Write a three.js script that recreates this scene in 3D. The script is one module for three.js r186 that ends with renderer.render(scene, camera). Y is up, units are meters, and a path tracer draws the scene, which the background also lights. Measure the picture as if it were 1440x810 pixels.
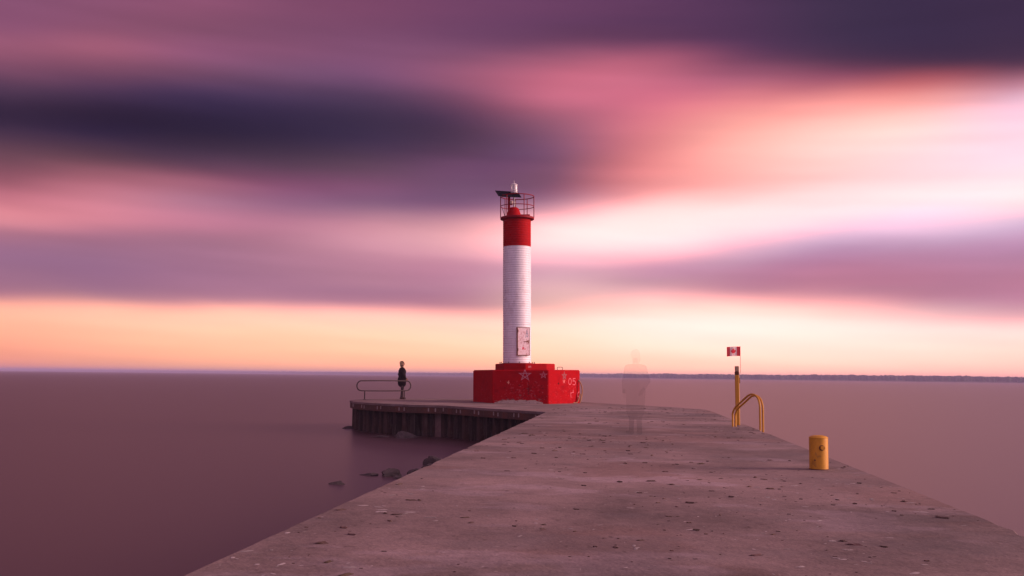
import * as THREE from 'three';
import { mergeGeometries, mergeVertices, toCreasedNormals } from 'three/addons/utils/BufferGeometryUtils.js';
import { MarchingCubes } from 'three/addons/objects/MarchingCubes.js';
import { RoundedBoxGeometry } from 'three/addons/geometries/RoundedBoxGeometry.js';

// ---------------------------------------------------------------- camera, sky, sun, exposure
const scene = new THREE.Scene();
const D = Math.PI / 180;
const YAW = 6.464 * D, PITCH = 5.029 * D, ROLL = 0.62 * D;
const camera = new THREE.PerspectiveCamera(32.27, 16 / 9, 0.1, 30000);
camera.position.set(0, 1.18, 0);
camera.rotation.order = 'YXZ';
camera.rotation.set(PITCH, YAW, ROLL);

const renderer = new THREE.WebGLRenderer({ antialias: true });
renderer.toneMapping = THREE.LinearToneMapping;
renderer.toneMappingExposure = 1.0;
renderer.shadowMap.enabled = true;

const SUN_AZ = 92, SUN_EL = 14;            // degrees; azimuth to the right of the heading
const headDir = (az, el) => {              // direction from degrees right of the heading and above the horizon
  const a = az * D - YAW, e = el * D;
  return new THREE.Vector3(Math.sin(a) * Math.cos(e), Math.sin(e), -Math.cos(a) * Math.cos(e));
};
const sun = new THREE.DirectionalLight(new THREE.Color(1.0, 0.58, 0.52), 4.6);
sun.position.copy(headDir(SUN_AZ, SUN_EL).multiplyScalar(120)).add(new THREE.Vector3(-2, 0, -35));
sun.target.position.set(-2, 0, -35);
sun.castShadow = true;
sun.shadow.radius = 48;
sun.shadow.mapSize.set(2048, 2048);
Object.assign(sun.shadow.camera, { left: -40, right: 40, top: 20, bottom: -20, near: 1, far: 260 });
scene.add(sun, sun.target);

// ---------------------------------------------------------------- seeded random and noise
let seed = 20240611;
const rnd = () => { seed |= 0; seed = (seed + 0x6D2B79F5) | 0; let t = Math.imul(seed ^ (seed >>> 15), 1 | seed); t = (t + Math.imul(t ^ (t >>> 7), 61 | t)) ^ t; return ((t ^ (t >>> 14)) >>> 0) / 4294967296; };
const rr = (a, b) => a + (b - a) * rnd();
const hash = (x, y, s) => { let h = Math.imul(x, 374761393) ^ Math.imul(y, 668265263) ^ Math.imul(s, 2246822519); h = Math.imul(h ^ (h >>> 13), 1274126177); return ((h ^ (h >>> 16)) >>> 0) / 4294967296; };
const fade = (t) => t * t * (3 - 2 * t);
function vnoise(x, y, s, px = 0, py = 0) {     // value noise, repeating after px, py cells when they are given
  const xi = Math.floor(x), yi = Math.floor(y), fx = fade(x - xi), fy = fade(y - yi);
  const w = (v, p) => (p ? ((v % p) + p) % p : v);
  const x0 = w(xi, px), x1 = w(xi + 1, px), y0 = w(yi, py), y1 = w(yi + 1, py);
  const a = hash(x0, y0, s), b = hash(x1, y0, s), c = hash(x0, y1, s), d = hash(x1, y1, s);
  return a + (b - a) * fx + (c - a) * fy + (a - b - c + d) * fx * fy;
}
function fbm(x, y, s, oct = 4, px = 0, py = 0) {
  let v = 0, a = 0.5, n = 0;
  for (let i = 0; i < oct; i++) { v += a * vnoise(x, y, s + i * 17, px, py); n += a; a *= 0.5; x *= 2; y *= 2; px *= 2; py *= 2; }
  return v / n;
}
const clamp = (x, a = 0, b = 1) => Math.min(b, Math.max(a, x));
const sstep = (a, b, x) => fade(clamp((x - a) / (b - a)));
const mix = (a, b, t) => a + (b - a) * t;
const mix3 = (a, b, t) => [mix(a[0], b[0], t), mix(a[1], b[1], t), mix(a[2], b[2], t)];
const lin = (h) => { const c = new THREE.Color(h); return [c.r, c.g, c.b]; };

// ---------------------------------------------------------------- sky: wind-drawn evening clouds
{
  // cloud and air colours, by direction: columns step to the right, rows down towards the horizon (tangents of the angles)
  const cols = [0, 130, 260, 390, 520, 650, 780, 910, 1040, 1170, 1300, 1440].map((x) => (x - 720) / 1400);
  const rowsV = [0, 40, 70, 100, 130, 165, 200, 235, 265, 290, 320, 345, 375, 405, 430, 450, 480, 515, 535].map((y) => (528.2 - y) / 1400);
  const grid = [
    '85506f 8a5270 8e5270 7e4a68 7a4666 704264 6a3f62 5f3a5c 523556 40304c 3a2c48 3c2c48',
    '8a5272 864f6a 7e4c66 7a4a68 774868 6c4264 5e3a5a 5a3858 543556 3f2f4b 3a2c48 402e48',
    '9a5a74 a86078 94587a 84506f 805072 84506e a05a74 b56078 74425f 5a3852 4a3048 4c3048',
    '7e4c66 7a4a64 784c68 785070 7c5074 a05c78 cc6c84 cc6e86 b8667e a85a70 c8666c b87a90',
    '543a54 4a3452 463456 4c3858 523c5a 7a4a66 d07088 d87088 f08c90 ff9f9a ffb4ac f0c8e0',
    '2c2038 251b32 271e38 2e2440 382c46 4a3450 905870 e07c88 ffaaa0 ffd0c4 fbe2da fad8e8',
    '443048 302440 2c2238 32273f 3c2e4a 4c364c 785070 d87a80 ffbcb0 ffd8d0 ffdce0 ffe0f0',
    '6c4654 64424f 543a50 553c50 604458 70486a 6e4a66 f08a8c ffb4ac ffccc8 ffdce0 ffeaf0',
    '8a5060 b06878 a86478 885070 805070 70506e 80506c e89090 ffc0bc ffe0e0 fff0f0 fff0f0',
    'c07080 d08090 b07890 946484 85607e 80567a c890a4 ffe4e0 fff2f0 fff0f4 f4e4fa e8c8e0',
    'e8909a dc8898 cc8098 b87890 cc8c9c e0a0a8 fff0ec fff4f0 ffe8ec e8c0dc d8b0d0 c898bc',
    'ac7288 a66e86 a47088 b2788e d898a8 f0b0b8 fce8e8 fce0e4 e0b0c8 b888ac b884a4 b884a4',
    '966a8a 986c8a a2708c ae7890 ba8096 c888a0 dca8bc c08aa8 b87c98 bc7892 bc7a94 bc7c96',
    '9e6e88 986a8a a2708c a8748e b47e94 b88098 ecb8b8 e0a8b0 c88c9c c08498 b87c94 c484a0',
    'a87088 b07c8c b47c90 b88094 a87490 b47c90 e8b8b0 ffe8d8 ffe4d4 fcd8cc f0c0c0 e0a8b0',
    'ffbea0 ffc8aa ffceb0 ffd2b8 fccab8 facebc ffe2ce fff4e6 fff4e8 fff0e4 ffe8de fee2da',
    'ffb290 ffc09c ffcea8 ffd2ac ffd8b2 ffdebc ffe4c4 fff0da fff0dc ffecd8 ffe6d4 ffdecc',
    'fc9c7c ffaa86 ffb68c ffbe92 ffc498 ffca9c ffd0a6 ffdcb6 ffdebc ffdec0 ffdac0 ffd4be',
    'f89474 ffa27e ffae84 ffb68a ffbc90 ffc094 ffc89c ffd2ac ffd4b0 ffd4b4 ffd0b6 ffcab4',
  ].map((r, j) => r.split(' ').map((h) => { // where the red is at its limit the glow is really redder than a picture can show
    const q = lin('#' + h).map((x) => x * (j > 14 ? 1.1 : 1.02)); q[0] = mix(q[0], Math.max(q[0], q[1] / 0.42), sstep(0.86, 1.0, q[0])); return q;
  }));
  const spline = (p0, p1, p2, p3, t) => ((1 - t) ** 3 * p0 + (3 * t ** 3 - 6 * t * t + 4) * p1 + (-3 * t ** 3 + 3 * t * t + 3 * t + 1) * p2 + t ** 3 * p3) / 6;
  const cubic = (p0, p1, p2, p3, t) => 0.5 * spline(p0, p1, p2, p3, t) + 0.5 * clamp(p1 + 0.5 * t * (p2 - p0 + t * (2 * p0 - 5 * p1 + 4 * p2 - p3 + t * (3 * (p1 - p2) + p3 - p0))), Math.min(p1, p2) * 0.97, Math.max(p1, p2) * 1.03);
  const find = (arr, v) => { const n = arr.length, up = arr[n - 1] > arr[0]; let i = 0; while (i < n - 2 && (up ? v > arr[i + 1] : v < arr[i + 1])) i++; return [i, clamp((v - arr[i]) / (arr[i + 1] - arr[i]))]; };
  const inView = (u, v) => { // colours carried along the streaks, which rise to the right on the right and sink slightly on the left
    const [i, tx] = find(cols, u), out = [0, 0, 0];
    const ci = (k) => clamp(k, 0, cols.length - 1), cj = (k) => clamp(k, 0, rowsV.length - 1);
    const lean = sstep(0.05, 0.12, v) * (1 - sstep(0.30, 0.38, v)) * mix(-0.05, 0.15, sstep(-0.18, 0.16, u));
    const near = [-1, 0, 1, 2].map((d) => { const k = ci(i + d), [j, ty] = find(rowsV, v + lean * clamp(cols[k] - u, -0.14, 0.14)); return [0, 1, 2].map((c) => cubic(grid[cj(j - 1)][k][c], grid[j][k][c], grid[cj(j + 1)][k][c], grid[cj(j + 2)][k][c], ty)); });
    for (let c = 0; c < 3; c++) out[c] = Math.max(0.012, cubic(near[0][c], near[1][c], near[2][c], near[3][c], tx));
    return out;
  };
  const W = 2048, H = 1024, data = new Float32Array(W * H * 4), sunD = headDir(SUN_AZ, SUN_EL);
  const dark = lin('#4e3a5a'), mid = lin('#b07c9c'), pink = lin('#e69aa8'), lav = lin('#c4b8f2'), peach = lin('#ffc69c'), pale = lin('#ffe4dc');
  for (let j = 0; j < H; j++) {
    const el = ((j + 0.5) / H - 0.5) * Math.PI, ce = Math.cos(el), se = Math.sin(el), elD = el / D;
    for (let i = 0; i < W; i++) {
      const ph = ((i + 0.5) / W - 0.5) * 2 * Math.PI, dx = Math.cos(ph) * ce, dz = Math.sin(ph) * ce;
      let az = Math.atan2(dx, -dz) + YAW; if (az > Math.PI) az -= 2 * Math.PI; if (az < -Math.PI) az += 2 * Math.PI;
      let c;
      if (elD < -1) c = [0.24, 0.15, 0.16];
      else {
        // the rest of the sky: long streaks of cloud, drawn out along the wind
        const h = Math.max(0.02, se) + 0.16, px = dx / h, pz = dz / h;
        const wx = px * 0.9 + pz * 0.25, wz = pz * 0.9 - px * 0.25;
        const n1 = fbm(wx * 0.55 + 9, wz * 1.7 + 5, 3, 4), n2 = fbm(wx * 0.8 + 31, wz * 2.6 + 17, 8, 4), n3 = fbm(wx * 0.5, wz * 0.8 + 50, 12, 3);
        const backFill = sstep(85, 140, Math.abs(az) / D), leftDim = Math.exp(-Math.pow((az / D + 62) / 42, 2));  // unseen sky shaped: lavender behind lights the tower, dark left dims the water
        let g = mix3(mid, lav, clamp(0.25 + 0.5 * sstep(0.3, 0.7, n3)) * (1 - backFill) + backFill * (0.75 + 0.25 * sstep(0.3, 0.7, n3)));
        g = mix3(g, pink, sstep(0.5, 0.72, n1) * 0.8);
        g = mix3(g, dark, clamp(sstep(0.46, 0.7, n2) * (0.85 - 0.4 * backFill) + 0.6 * (1 - 0.6 * backFill) * Math.exp(-Math.pow((elD - 14) / 7, 2)) + 0.75 * leftDim));
        const toSun = clamp(dx * sunD.x + se * sunD.y + dz * sunD.z, -1, 1), glow = Math.exp(-Math.pow(Math.acos(toSun) / (42 * D), 2));
        g = mix3(g, pale, glow * 0.55 * (1 - 0.5 * sstep(0.5, 0.7, n2)));
        g = mix3(g, mix3(peach, pale, glow), Math.exp(-Math.pow(Math.max(0, elD) / 4.2, 2)) * (0.8 - 0.45 * leftDim));
        const u = Math.tan(clamp(az, -1.1, 1.1)), v = Math.tan(clamp(el, -0.1, 1.1)) / Math.cos(clamp(az, -1.1, 1.1));
        const inside = 1 - Math.max(sstep(34, 75, Math.abs(az) / D), sstep(28, 58, elD));
        c = g;
        if (inside > 0) {
          const wob = (fbm(az * 9 + 40, el * 46 + az * 3, 21, 3) - 0.5) * 0.007;
          const b = inView(u, v - 0.0108 * -u + wob);
          const st = 1 + (fbm(az * 7 + 4, el * 120 + az * 6, 33, 4) - 0.5) * 0.16;
          c = mix3(g, [b[0] * st, b[1] * st, b[2] * st], inside);
        }
      }
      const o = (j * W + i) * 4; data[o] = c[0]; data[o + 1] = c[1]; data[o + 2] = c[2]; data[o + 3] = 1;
    }
  }
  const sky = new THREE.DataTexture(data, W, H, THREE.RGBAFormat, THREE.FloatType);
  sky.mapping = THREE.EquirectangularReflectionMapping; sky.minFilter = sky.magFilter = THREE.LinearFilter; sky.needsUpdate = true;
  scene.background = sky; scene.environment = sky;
}

// ---------------------------------------------------------------- helpers
const taken = new Map();
function numbered(name) { const n = taken.get(name) ?? 0; taken.set(name, n + 1); return n ? `${name}_${String(n).padStart(3, '0')}` : name; }
function mesh(name, geo, mat, parent) {
  const m = new THREE.Mesh(geo, mat); m.name = parent ? name : numbered(name); m.castShadow = m.receiveShadow = true;
  (parent ?? scene).add(m); return m;
}
function thing(name, label, category, pos = [0, 0, 0], group) {
  const g = new THREE.Group(); g.name = numbered(name); g.position.set(...pos); g.userData = { label, category };
  if (group) g.userData.group = group;
  scene.add(g); return g;
}
function tag(o, label, category, group) { Object.assign(o.userData, { label, category }); if (group) o.userData.group = group; return o; }
const T = (g, x = 0, y = 0, z = 0) => g.translate(x, y, z);
const V = (x, y, z) => new THREE.Vector3(x, y, z);
function tube(pts, r, seg = 40, rad = 8, closed = false) {
  return new THREE.TubeGeometry(new THREE.CatmullRomCurve3(pts.map((p) => V(...p)), closed, 'centripetal'), seg, r, rad, closed);
}
function rod(a, b, r, rad = 8, r2 = r) {
  const A = V(...a), B = V(...b), g = new THREE.CylinderGeometry(r2, r, A.distanceTo(B), rad);
  g.applyQuaternion(new THREE.Quaternion().setFromUnitVectors(V(0, 1, 0), B.clone().sub(A).normalize()));
  return g.translate((A.x + B.x) / 2, (A.y + B.y) / 2, (A.z + B.z) / 2);
}
// flat-faced prism: outline of [x, z] seen from above, ring profile of [inset, y] from the bottom up; u runs round, v up
function prism(outline, profile, cap = true) {
  const n = outline.length, pos = [], uv = [], cx = outline.reduce((s, p) => s + p[0], 0) / n, cz = outline.reduce((s, p) => s + p[1], 0) / n;
  const ring = profile.map(([ins, y]) => outline.map(([x, z]) => { const l = Math.hypot(x - cx, z - cz), k = (l - ins) / l; return [cx + (x - cx) * k, y, cz + (z - cz) * k]; }));
  const len = outline.map((p, i) => { const q = outline[(i + 1) % n]; return Math.hypot(p[0] - q[0], p[1] - q[1]); }), tot = len.reduce((a, b) => a + b, 0);
  const y0 = profile[0][1], y1 = profile.at(-1)[1];
  let acc = 0;
  for (let i = 0; i < n; i++) {
    const u0 = acc / tot, u1 = (acc + len[i]) / tot, k = (i + 1) % n; acc += len[i];
    for (let r = 0; r + 1 < ring.length; r++) {
      const a = ring[r][i], b = ring[r][k], c = ring[r + 1][k], d = ring[r + 1][i], v0 = (a[1] - y0) / (y1 - y0), v1 = (c[1] - y0) / (y1 - y0);
      pos.push(...a, ...b, ...c, ...a, ...c, ...d); uv.push(u0, v0, u1, v0, u1, v1, u0, v0, u1, v1, u0, v1);
    }
    if (cap) { const a = ring.at(-1)[i], b = ring.at(-1)[k]; pos.push(...a, ...b, cx, y1, cz); uv.push(u0, 0.93, u1, 0.93, (u0 + u1) / 2, 0.7); }
  }
  const g = new THREE.BufferGeometry();
  g.setAttribute('position', new THREE.Float32BufferAttribute(pos, 3)); g.setAttribute('uv', new THREE.Float32BufferAttribute(uv, 2));
  g.computeVertexNormals(); return g;
}
function dataTex(w, h, f, srgb = true, wrap = true) {
  const a = new Uint8Array(w * h * 4), S = (x) => 255 * clamp(srgb ? (x <= 0.0031308 ? 12.92 * x : 1.055 * Math.pow(x, 1 / 2.4) - 0.055) : x);
  for (let j = 0; j < h; j++) for (let i = 0; i < w; i++) { const c = f(i / w, j / h, i, j), o = (j * w + i) * 4; a[o] = S(c[0]); a[o + 1] = S(c[1]); a[o + 2] = S(c[2]); a[o + 3] = 255; }
  const t = new THREE.DataTexture(a, w, h); t.magFilter = THREE.LinearFilter; t.minFilter = THREE.LinearMipmapLinearFilter; t.generateMipmaps = true;
  if (wrap) t.wrapS = t.wrapT = THREE.RepeatWrapping;
  if (srgb) t.colorSpace = THREE.SRGBColorSpace;
  t.needsUpdate = true; return t;
}
const std = (o) => new THREE.MeshStandardMaterial(o);
const rgb = (r, g, b) => new THREE.Color().setRGB(r, g, b);

// ---------------------------------------------------------------- water
const WATER = -1.25;
const waterMat = new THREE.MeshPhysicalMaterial({ color: rgb(0.075, 0.042, 0.045), roughness: 0.36, ior: 1.33 });
{
  const g = new THREE.CircleGeometry(16000, 96); g.rotateX(-Math.PI / 2);
  const w = mesh('lake_water', g, waterMat); w.position.y = WATER; w.userData.kind = 'structure';
}

// ---------------------------------------------------------------- far shore and its wood
{
  const reach = (a) => { // metres to the shore, by degrees right of the heading
    const t = [[-60, 9000], [-30, 7600], [-23, 6000], [-16, 4700], [-10.6, 3650], [-4, 2750], [0, 2430], [10.6, 1620], [23, 1480], [40, 1450], [60, 1500]];
    let i = 0; while (i < t.length - 2 && a > t[i + 1][0]) i++;
    return mix(t[i][1], t[i + 1][1], clamp((a - t[i][0]) / (t[i + 1][0] - t[i][0])));
  };
  const pos = [], idx = []; let n = 0;
  const prof = [[-8, -0.4], [0, 0.4], [10, 1.3], [60, 2.6], [160, 3.2], [420, -1]];
  for (let a = -60; a <= 60.01; a += 0.5, n++) {
    const d = headDir(a, 0), r = reach(a);
    prof.forEach(([o, y], k) => { const q = (r + o + (k ? 6 : 4) * (fbm(a * 0.9, k * 0.3, 5) - 0.5)); pos.push(d.x * q, WATER + y + (k > 1 && k < 5 ? (fbm(a * 0.3, k, 6) - 0.5) * 2 : 0), d.z * q); });
  }
  for (let i = 0; i < n - 1; i++) for (let k = 0; k < prof.length - 1; k++) { const a = i * prof.length + k, b = a + prof.length; idx.push(a, b, a + 1, b, b + 1, a + 1); }
  const g = new THREE.BufferGeometry(); g.setAttribute('position', new THREE.Float32BufferAttribute(pos, 3)); g.setIndex(idx); g.computeVertexNormals();
  const m = mesh('far_shore', g, std({ color: rgb(0.07, 0.075, 0.05), roughness: 1 })); m.userData.kind = 'structure';

  const crown = new THREE.IcosahedronGeometry(1, 1), p = crown.attributes.position;
  for (let i = 0; i < p.count; i++) { const k = 0.75 + 0.5 * hash(Math.round(p.getX(i) * 50), Math.round(p.getY(i) * 50) + 7 * Math.round(p.getZ(i) * 50), 4); p.setXYZ(i, p.getX(i) * k, p.getY(i) * k, p.getZ(i) * k); }
  crown.computeVertexNormals();
  const trees = [];
  for (let a = -42; a < 42;) {
    const r = reach(a), w = rr(2.0, 4.2), h = rr(6.9, 7.9) * (0.86 + 0.28 * fbm(a * 0.8, 1, 15));
    a += (w * 0.8) / r / D;
    const d = headDir(a, 0), q = r + rr(6, 50); trees.push([d.x * q, WATER + h * 0.5, d.z * q, w, h * 0.55]);
  }
  const wood = new THREE.InstancedMesh(crown, std({ color: rgb(0.055, 0.07, 0.045), roughness: 1 }), trees.length), M = new THREE.Matrix4();
  trees.forEach(([x, y, z, w, h], i) => { M.compose(V(x, y, z), new THREE.Quaternion().setFromAxisAngle(V(0, 1, 0), rnd() * 6.28), V(w, h, w)); wood.setMatrixAt(i, M); wood.setColorAt(i, rgb(rr(0.7, 1.3), rr(0.7, 1.3), rr(0.7, 1.3))); });
  wood.name = 'far_wood'; wood.castShadow = wood.receiveShadow = true;
  wood.userData = { kind: 'stuff', label: 'low wooded shoreline along the far side of the lake', category: 'wood' }; scene.add(wood);
}

// ---------------------------------------------------------------- pier
const outline = [[-2.57, 6], [-2.57, -32.87], [-7.03, -38.41], [-8.42, -38.8], [-9.64, -39.64], [-10.68, -40.8], [-11.56, -42.1], [-12.2, -43.7], [-12.4, -45.2], [-12.1, -46.6], [-11.2, -47.8], [-9.6, -48.6], [-7, -49.0], [-4, -48.7], [-2.4, -47.5], [-1.54, -45.7], [0.66, -42.2], [2.28, -39.5], [3.02, -37.6], [3.09, -36.3], [3.09, 6]];
const concreteTex = dataTex(1024, 2048, (u, v) => {
  // 6 m across, 24 m along
  const x = u * 6, y = v * 24;
  const big = fbm(x / 3 * 1, y / 3, 41, 4, 2, 8), mid = fbm(x / 0.75, y / 0.75, 52, 4, 8, 32), fine = fbm(x / 0.06, y / 0.06, 63, 3, 100, 400), st = fbm(x / 1.5, y / 1.5, 74, 5, 4, 16);
  let k = 0.80 + 0.75 * (big - 0.5) + 0.75 * (mid - 0.5) + 0.3 * (fine - 0.5);
  let c = [0.262 * k, 0.19 * k, 0.18 * k];
  const rust = sstep(0.5, 0.68, st) * 0.6, wet = sstep(0.58, 0.70, fbm(x / 2 + 7, y / 1.0, 85, 5, 3, 24)) * 0.35;
  c = mix3(c, [0.20 * k, 0.12 * k, 0.105 * k], rust); c = mix3(c, [0.13, 0.11, 0.115], wet);
  const pale = sstep(0.6, 0.72, fbm(x / 1.0 + 3, y / 0.6, 96, 4, 6, 40)) * 0.5; c = mix3(c, [0.38 * k, 0.30 * k, 0.32 * k], pale);
  const sp = vnoise(x / 0.05, y / 0.05, 107, 120, 480), sp2 = vnoise(x / 0.03 + 5, y / 0.03, 118, 200, 800);
  if (sp > 0.86) c = mix3(c, [0.07, 0.042, 0.036], (sp - 0.86) * 5);
  if (sp2 > 0.95) c = mix3(c, [0.62, 0.58, 0.56], (sp2 - 0.95) * 9);
  return c;
});
concreteTex.repeat.set(1 / 6, 1 / 24);
const concreteBump = dataTex(1024, 1024, (u, v) => { const a = fbm(u * 24, v * 24, 131, 4, 24, 24), b = fbm(u * 150, v * 150, 142, 2, 150, 150); const k = 0.6 * a + 0.4 * b; return [k, k, k]; }, false);
concreteBump.repeat.set(1 / 3, 1 / 3);
const concrete = std({ map: concreteTex, bumpMap: concreteBump, bumpScale: 0.006, roughness: 0.88 });
const rustTex = (base, spot, pale, s) => dataTex(512, 512, (u, v) => {
  const a = fbm(u * 6, v * 3, s, 5, 6, 3), b = fbm(u * 30, v * 6, s + 1, 4, 30, 6), f = fbm(u * 70, v * 70, s + 2, 2, 70, 70);
  let c = mix3(base, spot, sstep(0.4, 0.65, a)); c = mix3(c, pale, sstep(0.56, 0.72, b) * 0.6); const k = 0.7 + 0.6 * f; return [c[0] * k, c[1] * k, c[2] * k];
});
const capMat = std({ map: rustTex([0.085, 0.045, 0.035], [0.13, 0.05, 0.032], [0.10, 0.07, 0.06], 210), roughness: 0.85, metalness: 0.1 });
const pileMats = [0, 1, 2].map((k) => std({ map: rustTex([0.032, 0.024, 0.02], [0.055, 0.032, 0.025], [0.11, 0.09, 0.08], 230 + 9 * k), roughness: 0.9, metalness: 0.1 }));
{
  const pier = new THREE.Group(); pier.name = 'pier'; pier.userData.kind = 'structure'; scene.add(pier);
  const toShape = (pts) => new THREE.Shape(pts.map(([x, z]) => new THREE.Vector2(x, -z)));
  const inset = (pts, d) => pts.map((p, i) => {
    const a = pts[(i + pts.length - 1) % pts.length], b = pts[(i + 1) % pts.length];
    const n = (s, e) => { const x = e[0] - s[0], z = e[1] - s[1], l = Math.hypot(x, z); return [-z / l, x / l]; };
    const n1 = n(a, p), n2 = n(p, b), k = 1 + n1[0] * n2[0] + n1[1] * n2[1];
    return [p[0] + (n1[0] + n2[0]) / k * d, p[1] + (n1[1] + n2[1]) / k * d];
  });
  const worn = inset(outline, 0.02).flatMap((p, i, all) => { const q = all[(i + 1) % all.length], L = Math.hypot(q[0] - p[0], q[1] - p[1]), n = Math.max(1, Math.round(L / 0.24)), nx = -(q[1] - p[1]) / L, nz = (q[0] - p[0]) / L, out = [p]; for (let k = 1; k < n; k++) { const e = 0.012 * vnoise(i * 31 + k * 0.7, 2, 9) + (rnd() < 0.09 ? rr(0.01, 0.05) : 0); out.push([p[0] + (q[0] - p[0]) * k / n + nx * e, p[1] + (q[1] - p[1]) * k / n + nz * e]); } return out; });
  const slab = new THREE.ExtrudeGeometry(toShape(worn), { depth: 0.06, bevelEnabled: true, bevelThickness: 0.02, bevelSize: 0.02, bevelSegments: 2 });
  slab.rotateX(-Math.PI / 2); T(slab, 0, -0.08, 0); mesh('deck', slab, concrete, pier);
  const core = new THREE.ExtrudeGeometry(toShape(inset(outline, 0.42)), { depth: 3, bevelEnabled: false });
  core.rotateX(-Math.PI / 2); T(core, 0, -3.102, 0); mesh('core', core, concrete, pier);
  // steel cap beam and sheet piles round the edge, from the left side by the camera to the far end on the right
  const bolt = new THREE.BoxGeometry(0.05, 0.13, 0.035), boltMat = std({ color: rgb(0.34, 0.29, 0.27), roughness: 0.7, metalness: 0.2 });
  const PITCH_P = 0.55, out = 0.1;
  const prof = [[0, -0.16], [0.07, -0.16], [0.19, 0.06], [0.40, 0.06], [0.50, -0.16], [0.55, -0.16]];
  const pg = [0, 1].map((v) => {
    const s = new THREE.Shape(), t = 0.014; prof.forEach(([x, z], i) => (i ? s.lineTo(x + v * 0.004, z) : s.moveTo(x, z))); [...prof].reverse().forEach(([x, z]) => s.lineTo(x, z - t * 1.6));
    const g = new THREE.ExtrudeGeometry(s, { depth: 2.6, bevelEnabled: false }); g.rotateX(Math.PI / 2); // profile z -> world z, runs down
    const uv = g.attributes.uv, ps = g.attributes.position; for (let i = 0; i < uv.count; i++) uv.setXY(i, ps.getX(i) / 0.55 * 0.5 + v * 0.4, ps.getY(i) / 2.6);
    return toCreasedNormals(g, 0.4);
  });
  let left = 0, count = 0;
  for (let i = 0; i < outline.length - 1; i++) {
    const a = outline[i], b = outline[i + 1]; let L = Math.hypot(b[0] - a[0], b[1] - a[1]); const dx = (b[0] - a[0]) / L, dz = (b[1] - a[1]) / L;
    const nx = dz, nz = -dx; // outward
    const ang = Math.atan2(-dz, dx);
    const start = i === 0 ? 24 : 0; // the plain side wall nearest the camera is never in sight
    const bm = new RoundedBoxGeometry(L - start + 0.02, 0.25, 0.16, 1, 0.012); { const uv = bm.attributes.uv, ps = bm.attributes.position; for (let q = 0; q < uv.count; q++) uv.setXY(q, ps.getX(q) * 0.5, ps.getY(q) * 0.7); }
    const cap = mesh('cap_beam', bm, capMat, pier), mid = (L + start) / 2; cap.position.set(a[0] + dx * mid - nx * 0.105, -0.207, a[1] + dz * mid - nz * 0.105); cap.rotation.y = ang;
    for (let s = start + 0.3; s < L; s += 1.35) for (const o of [0, 0.3]) if (s + o < L - 0.05 && (i < 9)) { const m = mesh('bolt_plate', bolt, boltMat, pier); m.position.set(a[0] + dx * (s + o) - nx * 0.02, -0.17 - 0.03 * rnd(), a[1] + dz * (s + o) - nz * 0.02); m.rotation.y = ang; }
    if (i > 9 && i < 14) { left = 0; continue; }
    let s = i === 0 ? 30 : left;
    for (; s < L; s += PITCH_P) {
      const m = mesh('sheet_pile', pg[count % 2], pileMats[Math.floor(rnd() * 3)], pier); count++;
      m.position.set(a[0] + dx * s - nx * 0.22, -0.30, a[1] + dz * s - nz * 0.22); m.rotation.y = ang + Math.PI; m.scale.x = -1;
    }
    left = s - L;
  }
}
// litter on the deck
{
  const lump = (s, fl) => { const g = new THREE.IcosahedronGeometry(1, 1), p = g.attributes.position; for (let i = 0; i < p.count; i++) { const k = 0.6 + 0.8 * hash(Math.round(p.getX(i) * 40) + s, Math.round(p.getY(i) * 40) * 3 + Math.round(p.getZ(i) * 40), s); p.setXYZ(i, p.getX(i) * k, Math.max(-0.2, p.getY(i) * k) * fl, p.getZ(i) * k); } g.computeVertexNormals(); return g; };
  const scatter = (name, label, category, geo, mat, n, size, tint) => {
    const im = new THREE.InstancedMesh(geo, mat, n), M = new THREE.Matrix4(); let k = 0;
    while (k < n) {
      const z = -5 - 34 * Math.pow(rnd(), 1.25), x = rr(-2.5, 3.05); if (fbm(x * 0.8 + 3, z * 0.5, 77, 3) < rr(0.3, 0.6)) continue;
      const [sx, sy, sz] = size(); M.compose(V(x, 0.001, z), new THREE.Quaternion().setFromAxisAngle(V(0, 1, 0), rnd() * 6.28), V(sx, sy, sz)); im.setMatrixAt(k, M); im.setColorAt(k, tint()); k++;
    }
    im.name = name; im.castShadow = im.receiveShadow = true; im.userData = { kind: 'stuff', label, category }; scene.add(im);
  };
  scatter('dark_debris', 'dark clumps of dirt and droppings strewn over the concrete deck', 'debris', lump(3, 0.45), std({ color: rgb(0.075, 0.05, 0.042), roughness: 1 }), 900, () => { const s = 0.006 + 0.028 * Math.pow(rnd(), 3.2); return [s * rr(1, 2.2), s * rr(0.5, 0.9), s * rr(0.6, 1.2)]; }, () => { const k = rr(0.6, 1.6); return rgb(k, k * rr(0.8, 1), k * rr(0.75, 1)); });
  scatter('pale_flecks', 'small pale flecks and feathers scattered on the concrete deck', 'flecks', lump(9, 0.08), std({ color: rgb(0.38, 0.34, 0.33), roughness: 1 }), 950, () => { const s = 0.008 + 0.024 * Math.pow(rnd(), 2.5); return [s * rr(1, 2), s, s * rr(0.4, 1)]; }, () => { const k = rr(0.6, 1.2); return rgb(k, k, k); });
}

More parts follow.
